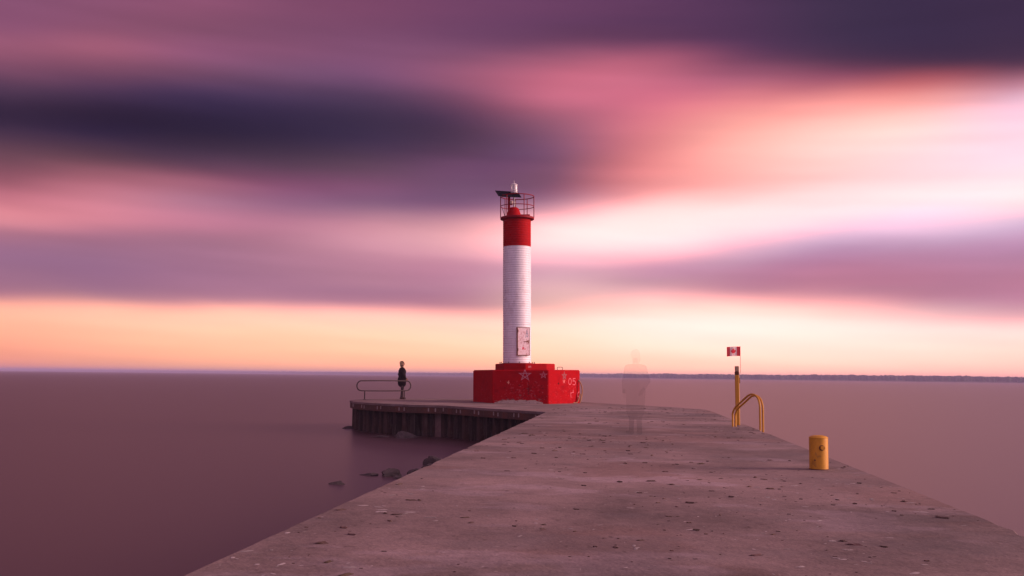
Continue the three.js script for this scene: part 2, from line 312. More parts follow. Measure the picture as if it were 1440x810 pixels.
// ---------------------------------------------------------------- lighthouse
const redTex = dataTex(512, 512, (u, v) => { const a = fbm(u * 5, v * 5, 301, 5, 5, 5), b = fbm(u * 40, v * 40, 312, 3, 40, 40), k = 0.85 + 0.3 * (a - 0.5) + 0.25 * (b - 0.5); return [0.42 * k, 0.004 * k, 0.008 * k]; });
const redPaint = new THREE.MeshPhysicalMaterial({ map: redTex, roughness: 0.7, specularIntensity: 0.18 });
const redTrim = new THREE.MeshPhysicalMaterial({ color: rgb(0.24, 0.004, 0.012), roughness: 0.6, specularIntensity: 0.4 });
const darkSteel = std({ color: rgb(0.05, 0.04, 0.045), roughness: 0.6, metalness: 0.4 });
{
  const LX = -0.404, R = 0.634; // tower axis and radius
  const lh = thing('lighthouse', 'red and white ribbed lighthouse tower on a graffitied red six-sided base', 'lighthouse', [-4.345, -0.03, -44.44]);
  lh.rotation.order = 'YXZ'; lh.rotation.set(0, 5.924 * D, 0.62 * D);

  // six-sided base with worn paint and scrawls
  const RB = 2.39, hex = [];
  for (let f = 0; f < 6; f++) { const c = -67 + 60 * f; for (const e of [-29.3, 29.3]) { const th = (c + e) * D; hex.push([Math.sin(th) * RB, Math.cos(th) * RB]); } }
  const cv = document.createElement('canvas'); cv.width = 2048; cv.height = 224; const x = cv.getContext('2d');
  x.fillStyle = '#a80512'; x.fillRect(0, 0, 2048, 224);
  const FW = 2048 / 6, blot = (cx, cy, r, col, n = 7) => { x.fillStyle = col; x.beginPath(); for (let i = 0; i < n * 2; i++) { const a = i / (n * 2) * 6.283, q = r * rr(0.45, 1.15); x.lineTo(cx + Math.cos(a) * q * 1.2, cy + Math.sin(a) * q); } x.fill(); };
  for (let i = 0; i < 900; i++) blot(rnd() * 2048, rnd() * 224, rr(2, 22), ['rgba(140,2,16,.16)', 'rgba(190,8,20,.16)', 'rgba(115,2,16,.16)', 'rgba(176,12,28,.14)'][Math.floor(rnd() * 4)]);
  for (let i = 0; i < 620; i++) { const cy = 224 * (0.1 + 0.9 * Math.sqrt(rnd())); blot(rnd() * 2048, cy, rr(0.8, 3.6), ['rgba(205,120,125,.55)', 'rgba(190,150,145,.5)', 'rgba(70,10,18,.6)', 'rgba(215,70,80,.5)'][Math.floor(rnd() * 4)], 5); }
  for (let i = 0; i < 80; i++) { x.strokeStyle = 'rgba(205,120,125,.4)'; x.lineWidth = rr(0.8, 1.8); x.beginPath(); const a = rnd() * 2048, b = rr(60, 200); x.moveTo(a, b); x.lineTo(a + rr(-6, 6), b + rr(8, 30)); x.stroke(); }
  const P = (f, rel, h) => [f * FW + rel * FW, 224 - h * 152];
  const star = (f, rel, h, size, col, lw) => { const [cx, cy] = P(f, rel, h); x.strokeStyle = col; x.lineWidth = lw; x.lineJoin = 'miter'; x.beginPath(); for (let i = 0; i < 5; i++) { const a = -Math.PI / 2 + i * 2 * 2 * Math.PI / 5; x[i ? 'lineTo' : 'moveTo'](cx + Math.cos(a) * size, cy + Math.sin(a) * size); } x.closePath(); x.stroke(); };
  // left face: vertical scuffs
  for (let i = 0; i < 26; i++) { const [cx, cy] = P(0, rr(0.35, 0.75), rr(0.2, 0.8)); x.strokeStyle = 'rgba(200,110,120,.5)'; x.lineWidth = rr(1, 3); x.beginPath(); x.moveTo(cx, cy); x.lineTo(cx + rr(-3, 3), cy + rr(6, 22)); x.stroke(); }
  // front face: bare concrete showing along the foot, stars, a grey worn streak
  { const [x0] = P(1, 0.02, 0), [x1] = P(1, 0.89, 0);
    for (let i = 0; i < 70; i++) { const q = rr(0.15, 0.9), [cx, cy] = P(1, q, 0.2 + 0.55 * Math.pow(rnd(), 2) * Math.exp(-Math.pow((q - 0.62) / 0.22, 2))); blot(cx, cy, rr(2, 9), ['rgba(150,110,105,.55)', 'rgba(120,50,55,.5)', 'rgba(170,80,85,.4)'][Math.floor(rnd() * 3)]); }
    x.fillStyle = '#b9a69c'; x.beginPath(); x.moveTo(x0, 226); for (let q = 0; q <= 1.001; q += 0.04) x.lineTo(mix(x0, x1, q), 224 - 152 * (0.20 + rr(-0.025, 0.025) - 0.12 * Math.pow(Math.abs(q - 0.5) * 2, 6))); x.lineTo(x1, 226); x.fill();
    for (let i = 0; i < 90; i++) blot(mix(x0, x1, rnd()), 224 - rr(0, 28), rr(1, 5), ['rgba(150,130,122,.6)', 'rgba(205,190,180,.6)', 'rgba(110,80,78,.5)'][Math.floor(rnd() * 3)]);
    x.strokeStyle = 'rgba(40,12,18,.8)'; x.lineWidth = 3; x.beginPath(); x.moveTo(...P(1, 0.64, 0.8)); x.lineTo(...P(1, 0.635, 0.45)); x.stroke(); }
  for (let i = 0; i < 150; i++) { const [cx, cy] = P(1, 0.2 + 0.7 * rnd(), rr(0.3, 1.0)); blot(cx, cy, rr(1, 6.5), ['rgba(205,130,135,.38)', 'rgba(165,95,100,.4)', 'rgba(80,6,16,.45)'][i % 3], 5); }
  for (let i = 0; i < 60; i++) { const [cx, cy] = P(2, rnd(), rr(0.02, 0.9)); blot(cx, cy, rr(1, 7), ['rgba(130,8,18,.5)', 'rgba(215,110,110,.3)'][i % 2], 5); }
  star(1, 0.57, 1.25, 36, 'rgba(195,170,185,.75)', 4.5); star(1, 0.9, 1.25, 22, 'rgba(200,150,165,.7)', 4);
  { const [cx, cy] = P(1, 0.27, 0.95); x.strokeStyle = '#e0a090'; x.lineWidth = 5; x.beginPath(); x.moveTo(cx - 8, cy); x.lineTo(cx + 8, cy + 4); x.moveTo(cx + 3, cy - 10); x.lineTo(cx, cy + 12); x.stroke(); }
  // right face: grey star, the figures 05 and scrawled strokes
  star(2, 0.48, 1.22, 24, 'rgba(150,110,110,.75)', 7); star(2, 0.47, 0.98, 9, 'rgba(220,140,135,.8)', 6);
  x.save(); x.translate(...P(2, 0.73, 0.88)); x.strokeStyle = 'rgba(226,140,148,.8)'; x.lineWidth = 5.5; x.beginPath(); x.ellipse(-24, -14, 15, 20, 0.1, 0, 7); x.moveTo(38, -34); x.lineTo(12, -33); x.lineTo(10, -16); x.quadraticCurveTo(40, -24, 36, 0); x.quadraticCurveTo(28, 14, 6, 4); x.stroke(); x.restore();
  x.strokeStyle = 'rgba(220,130,140,.85)'; x.lineWidth = 5; x.beginPath();
  { const [a, b] = P(2, 0.76, 0.62); x.moveTo(a, b); x.lineTo(a, b + 16); const [c, d] = P(2, 0.68, 0.42); x.moveTo(c, d - 12); x.lineTo(c + 4, d + 22); x.moveTo(c, d - 8); x.lineTo(c + 36, d - 14); const [e, g2] = P(2, 0.93, 0.42); x.moveTo(e + 12, g2 - 16); x.quadraticCurveTo(e - 18, g2 - 6, e - 6, g2 + 18); x.lineTo(e + 14, g2 + 12); } x.stroke();
  blot(...P(2, 0.3, 0.9), 9, 'rgba(60,8,14,.7)');
  const baseTex = new THREE.CanvasTexture(cv); baseTex.colorSpace = THREE.SRGBColorSpace; baseTex.anisotropy = 8;
  mesh('base', prism(hex, [[0, -0.02], [0, 1.42], [0.045, 1.465]]), new THREE.MeshPhysicalMaterial({ map: baseTex, roughness: 0.8, specularIntensity: 0.15, bumpMap: concreteBump, bumpScale: 0.006 }), lh);
  // low step under the tower
  const oct = []; for (let i = 0; i < 16; i++) { const c = -22.5 + 45 * Math.floor(i / 2) + (i % 2 ? 21.6 : -21.6) + 180; oct.push([-0.044 + Math.sin(c * D) * 1.33, Math.cos(c * D) * 1.33]); }
  mesh('step', prism(oct, [[0, 1.46], [0, 1.715], [0.03, 1.742]]), redPaint, lh);
  { // faded A1 on the step
    const c2 = document.createElement('canvas'); c2.width = 128; c2.height = 64; const y = c2.getContext('2d'); y.clearRect(0, 0, 128, 64); y.fillStyle = '#d98a90'; y.font = 'bold 54px sans-serif'; y.textAlign = 'center'; y.fillText('A1', 64, 52);
    const t = new THREE.CanvasTexture(c2); t.colorSpace = THREE.SRGBColorSpace;
    const a = 8 * D, ap = 1.33 * Math.cos(21.6 * D) + 0.004, m = mesh('painted_mark', new THREE.PlaneGeometry(0.3, 0.15), std({ map: t, roughness: 0.7, transparent: true, alphaTest: 0.4 }), lh);
    const c = -22.5 + 45; void a; m.rotation.y = (c - 0) * D; m.position.set(-0.044 + Math.sin(c * D) * ap - Math.cos(c * D) * 0.30, 1.60, Math.cos(c * D) * ap + Math.sin(c * D) * 0.30);
  }
  // ribbed white shell, red band above
  const ribs = (y0, y1, pitch, amp) => { const pts = [], n = Math.round((y1 - y0) / pitch); for (let i = 0; i < n; i++) for (let k = 0; k < 8; k++) { const t = k / 8; pts.push(new THREE.Vector2(R - amp * 0.5 + amp * 0.5 * Math.cos(2 * Math.PI * t) , y0 + (i + t) * (y1 - y0) / n)); } pts.push(new THREE.Vector2(R, y1)); return T(new THREE.LatheGeometry(pts, 72), LX, 0, 0); };
  const whiteTex = dataTex(512, 1024, (u, v) => {
    const a = fbm(u * 6, v * 10, 401, 5, 6, 10), b = fbm(u * 60, v * 20, 412, 3, 60, 20), s = sstep(0.62, 0.75, fbm(u * 14, v * 18, 423, 4, 14, 18));
    let c = mix3([0.86, 0.86, 0.90], [0.76, 0.76, 0.80], a); const k = 0.92 + 0.16 * b; c = c.map((q) => q * k); return mix3(c, [0.46, 0.34, 0.34], s * 0.2);
  });
  mesh('tower_shell', ribs(1.742, 7.00, 0.104, 0.010), std({ map: whiteTex, roughness: 0.5 }), lh);
  mesh('red_band', ribs(7.004, 8.25, 0.104, 0.009), redPaint, lh);
  const skirt = new THREE.TorusGeometry(R + 0.02, 0.022, 8, 64); skirt.rotateX(Math.PI / 2); mesh('base_ring', T(skirt, LX, 1.755, 0), redTrim, lh);
  for (let i = 0; i < 10; i++) { const a = (i * 36 + 8) * D; mesh('anchor_bolt', T(rod([0, 0, 0], [0, 0.09, 0], 0.022, 6), LX + Math.sin(a) * 0.78, 1.735, Math.cos(a) * 0.78), darkSteel, lh); }
  // door
  const door = new THREE.Group(); door.name = 'door'; lh.add(door); door.userData.label = 'pale rust-streaked hatch door with scribbles';
  const a = 26 * D; door.position.set(LX + Math.sin(a) * 0.60, 2.105, Math.cos(a) * 0.60); door.rotation.y = a;
  const dc = document.createElement('canvas'); dc.width = 256; dc.height = 512; const y = dc.getContext('2d'); y.fillStyle = '#ddcdd2'; y.fillRect(0, 0, 256, 512);
  for (let i = 0; i < 260; i++) { y.fillStyle = ['rgba(190,165,172,.3)', 'rgba(235,224,228,.35)', 'rgba(150,70,70,.18)'][i % 3]; y.beginPath(); y.ellipse(rnd() * 256, rnd() * 512, rr(2, 16), rr(3, 26), 0, 0, 7); y.fill(); }
  y.strokeStyle = '#6f8099'; y.lineWidth = 9; y.beginPath(); y.moveTo(200, 40); y.lineTo(170, 190); y.moveTo(205, 50); y.lineTo(222, 180); y.moveTo(176, 110); y.lineTo(224, 106); y.moveTo(185, 150); y.lineTo(215, 170); y.stroke();
  y.fillStyle = 'rgba(200,60,85,.85)'; for (let i = 0; i < 12; i++) { y.beginPath(); y.ellipse(rr(95, 165), rr(370, 415), rr(5, 17), rr(4, 12), rr(0, 3), 0, 7); y.fill(); }
  y.fillStyle = 'rgba(120,60,48,.8)'; y.fillRect(120, 256, 120, 12); for (let i = 0; i < 22; i++) { y.beginPath(); y.ellipse(rr(190, 250), rr(225, 320), rr(3, 10), rr(4, 16), 0, 0, 7); y.fill(); }
  for (let i = 0; i < 24; i++) { y.fillStyle = 'rgba(140,70,80,.45)'; y.fillRect(rr(20, 120), rr(110, 330), rr(6, 40), rr(3, 7)); }
  const dt = new THREE.CanvasTexture(dc); dt.colorSpace = THREE.SRGBColorSpace;
  const leafG = new THREE.BoxGeometry(0.56, 1.19, 0.05); mesh('door_leaf', T(leafG, 0, 0.62, 0.055), std({ map: dt, roughness: 0.55 }), door);
  const rustM = std({ color: rgb(0.28, 0.15, 0.12), roughness: 0.9 });
  for (const s of [-1, 1]) mesh('door_jamb', T(new THREE.BoxGeometry(0.016, 1.252, 0.16), s * 0.291, 0.62, 0.005), rustM, door);
  for (const q of [0.006, 1.234]) mesh('door_rail', T(new THREE.BoxGeometry(0.564, 0.018, 0.158), 0, q, 0.004), rustM, door);
  mesh('door_handle', mergeGeometries([rod([0.20, 0.62, 0.08], [0.20, 0.62, 0.125], 0.016), rod([0.08, 0.62, 0.118], [0.23, 0.62, 0.118], 0.013)]), rustM, door);
  for (const q of [0.2, 1.02]) mesh('hinge', rod([-0.275, q, 0.086], [-0.275, q + 0.12, 0.086], 0.016), rustM, door);
  // gallery
  const below = lh.children.length;
  const gal = [[0, 8.14], [0.66, 8.14], [0.755, 8.155], [0.768, 8.175], [0.768, 8.245], [0.755, 8.258], [0, 8.258]].map((p) => new THREE.Vector2(...p));
  mesh('gallery_floor', T(new THREE.LatheGeometry(gal, 56), LX + 0.012, 0, 0), redTrim, lh);
  const ring = (h, r) => { const g = new THREE.TorusGeometry(0.755, r, 8, 64); g.rotateX(Math.PI / 2); return T(g, LX + 0.012, h, 0); };
  mesh('top_rail', ring(9.215, 0.021), redTrim, lh); mesh('middle_rail', ring(8.755, 0.018), redTrim, lh);
  for (const d of [-87, -38, 24, 91, 143, 186, 228]) { const px = LX + 0.012 + Math.sin(d * D) * 0.755, pz = Math.cos(d * D) * 0.755; mesh('railing_post', rod([px, 8.25, pz], [px, 9.215, pz], 0.019), redTrim, lh); }
  mesh('strut', rod([-1.06, 8.66, 0.1], [-0.95, 8.27, 0.2], 0.012), darkSteel, lh);
  // bell housing, hatch lid, mast, beacon
  const bell = [[0.36, 8.25], [0.36, 8.31], [0.335, 8.36], [0.30, 8.46], [0.255, 8.60], [0.215, 8.67], [0.15, 8.715], [0, 8.73]].map((p) => new THREE.Vector2(...p));
  mesh('bell_housing', T(new THREE.LatheGeometry(bell, 40), -0.55, 0, 0), redPaint, lh);
  mesh('hatch_lid', T(new RoundedBoxGeometry(0.42, 0.10, 0.46, 2, 0.02), -0.03, 8.312, 0.05), redPaint, lh);
  const pole = std({ color: rgb(0.46, 0.43, 0.44), roughness: 0.45, metalness: 0.3 });
  mesh('mast', rod([-0.535, 8.7, -0.12], [-0.535, 9.44, -0.12], 0.035, 12), pole, lh);
  mesh('conduit', tube([[-0.50, 8.70, 0.02], [-0.49, 8.95, 0.04], [-0.53, 9.12, 0.02], [-0.55, 9.3, -0.05]], 0.014), pole, lh);
  mesh('bracket_post', T(new RoundedBoxGeometry(0.11, 0.72, 0.1, 1, 0.015), -0.765, 8.90, -0.05), redPaint, lh);
  mesh('junction_box', T(new RoundedBoxGeometry(0.15, 0.21, 0.12, 3, 0.05), -0.655, 8.92, 0.06), std({ color: rgb(0.52, 0.38, 0.32), roughness: 0.55 }), lh);
  mesh('cross_arm', rod([-1.1, 9.22, 0.02], [-0.35, 9.22, -0.1], 0.024), pole, lh);
  const cellMat = new THREE.MeshPhysicalMaterial({ color: rgb(0.006, 0.007, 0.014), roughness: 0.9, specularIntensity: 0.1 });
  const panel = new THREE.Group(); panel.name = 'solar_panel'; lh.add(panel); panel.position.set(-0.80, 9.335, 0.0); panel.rotation.order = 'YXZ'; panel.rotation.set(33 * D, 19 * D, 0);
  mesh('panel_frame', new RoundedBoxGeometry(1.09, 0.035, 0.60, 1, 0.008), new THREE.MeshPhysicalMaterial({ color: rgb(0.018, 0.018, 0.024), roughness: 0.9, specularIntensity: 0.2 }), panel);
  for (let i = 0; i < 6; i++) for (let k = 0; k < 3; k++) mesh('solar_cell', T(new THREE.BoxGeometry(0.165, 0.006, 0.18), -0.43 + i * 0.172, 0.0195, -0.188 + k * 0.188), cellMat, panel);
  const beacon = new THREE.Group(); beacon.name = 'beacon'; lh.add(beacon); beacon.position.set(-0.535, 9.43, -0.12);
  const lensP = [[0.145, 0.03], [0.155, 0.10], [0.14, 0.16], [0.15, 0.22], [0.14, 0.28], [0.15, 0.33], [0.125, 0.39], [0.06, 0.42]].map((p) => new THREE.Vector2(...p));
  mesh('beacon_base', T(new THREE.CylinderGeometry(0.15, 0.17, 0.06, 24), 0, 0.0, 0), pole, beacon);
  mesh('lens', new THREE.LatheGeometry(lensP, 32), new THREE.MeshPhysicalMaterial({ color: rgb(0.92, 0.90, 0.92), roughness: 0.22, transmission: 0.55, thickness: 0, ior: 1.5 }), beacon);
  mesh('lamp_core', T(new THREE.CylinderGeometry(0.055, 0.06, 0.30, 16), 0, 0.18, 0), std({ color: rgb(0.20, 0.16, 0.18), roughness: 0.5 }), beacon);
  for (const q of [0.10, 0.34]) mesh('lens_band', T(new THREE.TorusGeometry(0.148, 0.016, 8, 32).rotateX(Math.PI / 2), 0, q, 0), std({ color: rgb(0.7, 0.66, 0.68), roughness: 0.35 }), beacon);
  mesh('bird_spike', rod([0, 0.41, 0], [0, 0.58, 0], 0.014, 8, 0.004), pole, beacon);
  for (const o of lh.children.slice(below)) o.position.y += 0.095;
  // staple handle on the base
  mesh('staple_handle', tube([[1.385, 1.45, 0.3], [1.385, 1.57, 0.3], [1.39, 1.582, 0.3], [1.61, 1.582, 0.3], [1.615, 1.57, 0.3], [1.615, 1.45, 0.3]], 0.013, 40, 6), darkSteel, lh);
  const rope = tag(mesh('mooring_rope', mergeGeometries([tube([[2.30, 1.02, 0.42], [2.42, 0.82, 0.46], [2.47, 0.55, 0.48], [2.44, 0.28, 0.48], [2.37, 0.035, 0.5]], 0.028, 40, 8), tube([[2.37, 0.035, 0.5], [2.41, 0.3, 0.52], [2.37, 0.42, 0.52], [2.32, 0.25, 0.55], [2.22, 0.03, 0.62], [2.05, 0.028, 0.7]], 0.026, 40, 8)]), std({ color: rgb(0.36, 0.20, 0.11), roughness: 0.95 })), 'tan rope hanging at the right corner of the red base', 'rope');
  rope.position.copy(lh.position).setY(0); rope.rotation.y = lh.rotation.y;
}

// ---------------------------------------------------------------- railing on the pier head
{
  const g = thing('loop_railing', 'dark pipe railing bent into a long loop on the pier head', 'railing', [-11.18, 0, -46.07]);
  const A = [-0.80, 0.80], B = [0.72, -0.78], L = Math.hypot(B[0] - A[0], B[1] - A[1]);
  g.rotation.y = Math.atan2(-(B[1] - A[1]), B[0] - A[0]);
  const x0 = -L / 2 - 0.42, x1 = L / 2 + 0.36, r = 0.225, yc = 0.64, pts = [];
  for (let i = 0; i <= 10; i++) { const a = Math.PI / 2 + Math.PI * i / 10; pts.push([x0 + r + Math.cos(a) * r, yc + Math.sin(a) * r, 0]); }
  for (let i = 0; i <= 10; i++) { const a = -Math.PI / 2 + Math.PI * i / 10; pts.push([x1 - r + Math.cos(a) * r, yc + Math.sin(a) * r, 0]); }
  const pm = std({ color: rgb(0.04, 0.025, 0.03), roughness: 0.75 });
  mesh('loop_rail', tube(pts, 0.03, 160, 10, true), pm, g);
  for (const s of [-1, 1]) { mesh('post', rod([s * L / 2, 0, 0], [s * L / 2, yc - r, 0], 0.028), pm, g); mesh('foot_plate', T(new THREE.CylinderGeometry(0.08, 0.08, 0.02, 12), s * L / 2, 0.01, 0), pm, g); }
}

// ---------------------------------------------------------------- bollard, marker post, flag, ladder rail
const yellowTex = dataTex(512, 512, (u, v) => {
  const a = fbm(u * 5, v * 5, 501, 5, 5, 5), b = fbm(u * 26, v * 14, 512, 4, 26, 14), s = sstep(0.63, 0.74, fbm(u * 12, v * 9, 523, 5, 12, 9)), k = 0.86 + 0.3 * (a - 0.5) + 0.22 * (b - 0.5);
  return mix3([0.70 * k, 0.35 * k, 0.02 * k], [0.17, 0.075, 0.03], s * 0.35);
});
const yellow = std({ map: yellowTex, roughness: 0.55 });
const rusty = std({ color: rgb(0.13, 0.05, 0.025), roughness: 0.9 });
{
  const b = thing('mooring_bollard', 'short thick yellow steel bollard with a stub pin near the pier edge', 'bollard', [2.535, 0, -13.57]);
  const R = 0.121, body = [[R, 0], [R, 0.395], [R - 0.004, 0.402]].map((p) => new THREE.Vector2(...p)), cap = [[R - 0.002, 0.402], [R + 0.003, 0.407], [R + 0.002, 0.414], [R * 0.86, 0.43], [R * 0.5, 0.442], [0, 0.446]].map((p) => new THREE.Vector2(...p));
  mesh('body', new THREE.LatheGeometry(body, 48), yellow, b); mesh('cap', new THREE.LatheGeometry(cap, 48), yellow, b);
  const d = V(0.16, 0, 1).normalize(); const pin = mesh('pin', rod([d.x * 0.1, 0.285, d.z * 0.1], [d.x * 0.17, 0.288, d.z * 0.17], 0.027, 20), yellow, b); void pin;
  mesh('pin_collar', rod([d.x * 0.112, 0.2855, d.z * 0.112], [d.x * 0.127, 0.286, d.z * 0.127], 0.036, 20), rusty, b);
  mesh('weld_bead', T(new THREE.TorusGeometry(R, 0.008, 6, 48).rotateX(Math.PI / 2), 0, 0.004, 0), rusty, b);
  const e = V(-0.55, 0, 0.83); mesh('drain_hole', rod([e.x * 0.115, 0.125, e.z * 0.115], [e.x * 0.1235, 0.125, e.z * 0.1235], 0.011, 10), rusty, b);

  const p = thing('marker_post', 'tall thin yellow wooden post with a bare top, carrying the flag', 'post', [2.835, 0, -25.68]);
  p.rotation.z = 0.5 * D;
  mesh('shaft', T(new RoundedBoxGeometry(0.104, 1.262, 0.104, 2, 0.02), 0, 0.629, 0), yellow, p);
  mesh('dark_band', T(new RoundedBoxGeometry(0.108, 0.09, 0.108, 2, 0.02), 0, 1.305, 0), rusty, p);
  mesh('bare_top', T(new RoundedBoxGeometry(0.102, 0.13, 0.102, 2, 0.018), 0, 1.416, 0), std({ color: rgb(0.42, 0.31, 0.20), roughness: 0.9 }), p);
  mesh('cable_clip', T(new THREE.BoxGeometry(0.02, 0.14, 0.05), 0.063, 1.12, 0), rusty, p);

  const f = thing('flag', 'small red and white maple leaf flag on a thin staff', 'flag', [2.913, 0, -25.68]);
  mesh('staff', rod([0, 1.3, 0], [0, 1.985, 0], 0.007, 8, 0.005), std({ color: rgb(0.55, 0.45, 0.36), roughness: 0.6 }), f);
  const c = document.createElement('canvas'); c.width = 512; c.height = 288; const x = c.getContext('2d'); x.fillStyle = '#faf0f0'; x.fillRect(0, 0, 512, 288); x.fillStyle = '#e04656'; x.fillRect(0, 0, 128, 288); x.fillRect(384, 0, 128, 288);
  const half = [[0, -100], [18, -66], [40, -78], [30, -22], [58, -50], [64, -34], [94, -40], [84, -10], [98, 0], [46, 42], [52, 62], [5, 54], [7, 100]];
  x.beginPath(); half.forEach(([a, b2], i) => (i ? x.lineTo(256 + a, 144 + b2) : x.moveTo(256, 44))); [...half].reverse().forEach(([a, b2]) => x.lineTo(256 - a, 144 + b2)); x.fill();
  const t = new THREE.CanvasTexture(c); t.colorSpace = THREE.SRGBColorSpace;
  const cl = new THREE.PlaneGeometry(0.36, 0.24, 36, 12), q = cl.attributes.position;
  for (let i = 0; i < q.count; i++) { const s = (0.18 - q.getX(i)); q.setZ(i, Math.sin(s * 22 + q.getY(i) * 4) * 0.03 * Math.min(1, s * 6)); q.setY(i, q.getY(i) - s * s * 0.12); q.setX(i, q.getX(i) * 0.93 + 0.0126); }
  cl.computeVertexNormals(); mesh('cloth', T(cl, -0.185, 1.855, 0), new THREE.MeshPhysicalMaterial({ map: t, roughness: 0.95, transmission: 0.6, thickness: 0, side: THREE.DoubleSide }), f);

  const h = thing('ladder_handrail', 'bent yellow ladder grab rail at the right edge of the pier', 'handrail', [2.63, 0, -24.92]);
  const ex = 0.50, ez = 1.17, prof = [[0, 0], [0, 0.20], [0.005, 0.33], [0.09, 0.455], [0.36, 0.63], [0.58, 0.765], [0.70, 0.80], [0.83, 0.785], [0.94, 0.70], [0.995, 0.55], [1, 0.35], [1, -0.05]];
  for (const [o, m] of [[0, rusty], [0.072, yellow]]) mesh('rail', tube(prof.map(([s, y]) => [s * ex + o * (0.94), y - o * 0.42, s * ez - o * 0.3]), 0.024, 110, 10), o ? yellow : yellow, h);
}

// ---------------------------------------------------------------- rocks by the pier
{
  const rockTex = dataTex(256, 256, (u, v) => { const a = fbm(u * 5, v * 5, 601, 5, 5, 5), b = fbm(u * 40, v * 40, 612, 3, 40, 40), k = 0.5 + 0.7 * a + 0.3 * (b - 0.5); return [0.095 * k, 0.078 * k, 0.074 * k]; });
  const rmat = std({ map: rockTex, roughness: 0.9, bumpMap: rockTex, bumpScale: 0.02 });
  const rock = (s, w, h, d) => {
    let g = new THREE.IcosahedronGeometry(1, 6); g = mergeVertices(g.deleteAttribute('normal') && g); const p = g.attributes.position, planes = [];
    let q = s * 7919 + 13; const rq = () => { q = (Math.imul(q, 1664525) + 1013904223) | 0; return (q >>> 0) / 4294967296; };
    for (let i = 0; i < 16; i++) planes.push([V(rq() * 2 - 1, rq() * 1.9 - 0.5, rq() * 2 - 1).normalize(), 0.36 + 0.4 * rq()]);
    for (let i = 0; i < p.count; i++) {
      const v = V(p.getX(i), p.getY(i), p.getZ(i)); let k = 1; for (const [n, o] of planes) { const dd = v.dot(n); if (dd > o) k = Math.min(k, o / dd); }
      k *= 0.82 + 0.26 * fbm(v.x * 3 + s, v.y * 4 + v.z * 2.6, s, 4) + 0.14 * fbm(v.x * 9 + s, v.z * 9 - v.y * 7, s + 5, 3); p.setXYZ(i, v.x * k * w, v.y * k * h, v.z * k * d);
    }
    return toCreasedNormals(g, 0.28);
  };
  const list = [ // x, z, half width, height above water, half depth, turn, label
    [-8.41, -37.96, 0.40, 0.36, 0.34, 0.3, 'pale angular rock in the water at the foot of the curved pile wall'],
    [-9.45, -38.38, 0.36, 0.07, 0.3, 1.0, 'low dark rock barely above the water beside the curved pile wall'],
    [-12.25, -43.81, 0.42, 0.16, 0.4, 0.5, 'small dark rock at the far left corner of the pile wall'],
    [-5.55, -23.80, 0.30, 0.23, 0.30, 2.2, 'brown slab-like rock, middle of the row beside the pier'],
    [-6.05, -23.80, 0.26, 0.09, 0.2, 0.2, 'low brown rock just left of the slab-like rock'],
    [-5.02, -24.13, 0.30, 0.22, 0.3, 1.4, 'grey rock between the slab-like rock and the pier edge'],
    [-5.05, -26.68, 0.36, 0.30, 0.4, 0.9, 'largest grey rock, highest in the picture beside the pier edge'],
    [-4.45, -26.60, 0.45, 0.24, 0.4, 2.9, 'long grey rock behind the largest one, half hidden by the pier edge'],
    [-4.75, -25.53, 0.36, 0.20, 0.35, 2.0, 'grey rock lying in front of the largest one at the pier edge'],
    [-4.35, -24.21, 0.3, 0.16, 0.3, 3.6, 'small rock tucked against the pier edge below the others'],
    [-6.30, -21.74, 0.17, 0.10, 0.17, 0.7, 'small dark rock alone in the open water left of the pier'],
    [-4.1, -22.73, 0.22, 0.10, 0.2, 0.4, 'tiny dark rock touching the pier edge nearest the camera'],
    [-5.28, -23.3, 0.16, 0.08, 0.14, 1.9, 'small stone in front of the slab-like rock, nearer the camera'],
    [-4.72, -23.5, 0.20, 0.15, 0.18, 0.6, 'rough stone wedged between the grey rock and the pier edge'],
    [-4.98, -25.7, 0.18, 0.13, 0.16, 2.5, 'small stone at the left foot of the largest grey rock'],
    [-3.55, -27.6, 0.34, 0.20, 0.3, 1.2, 'farthest rock of the row, only its top above the pier edge'],
  ];
  list.forEach(([x, z, w, h, d, a, label], i) => { const m = tag(mesh('rock', rock(i + 3, w * 1.4, h * 1.3, d * 1.4), rmat), label, 'rock', 'rocks in the water by the pier'); m.position.set(x, WATER - h * 0.12, z); m.rotation.y = a; });
}

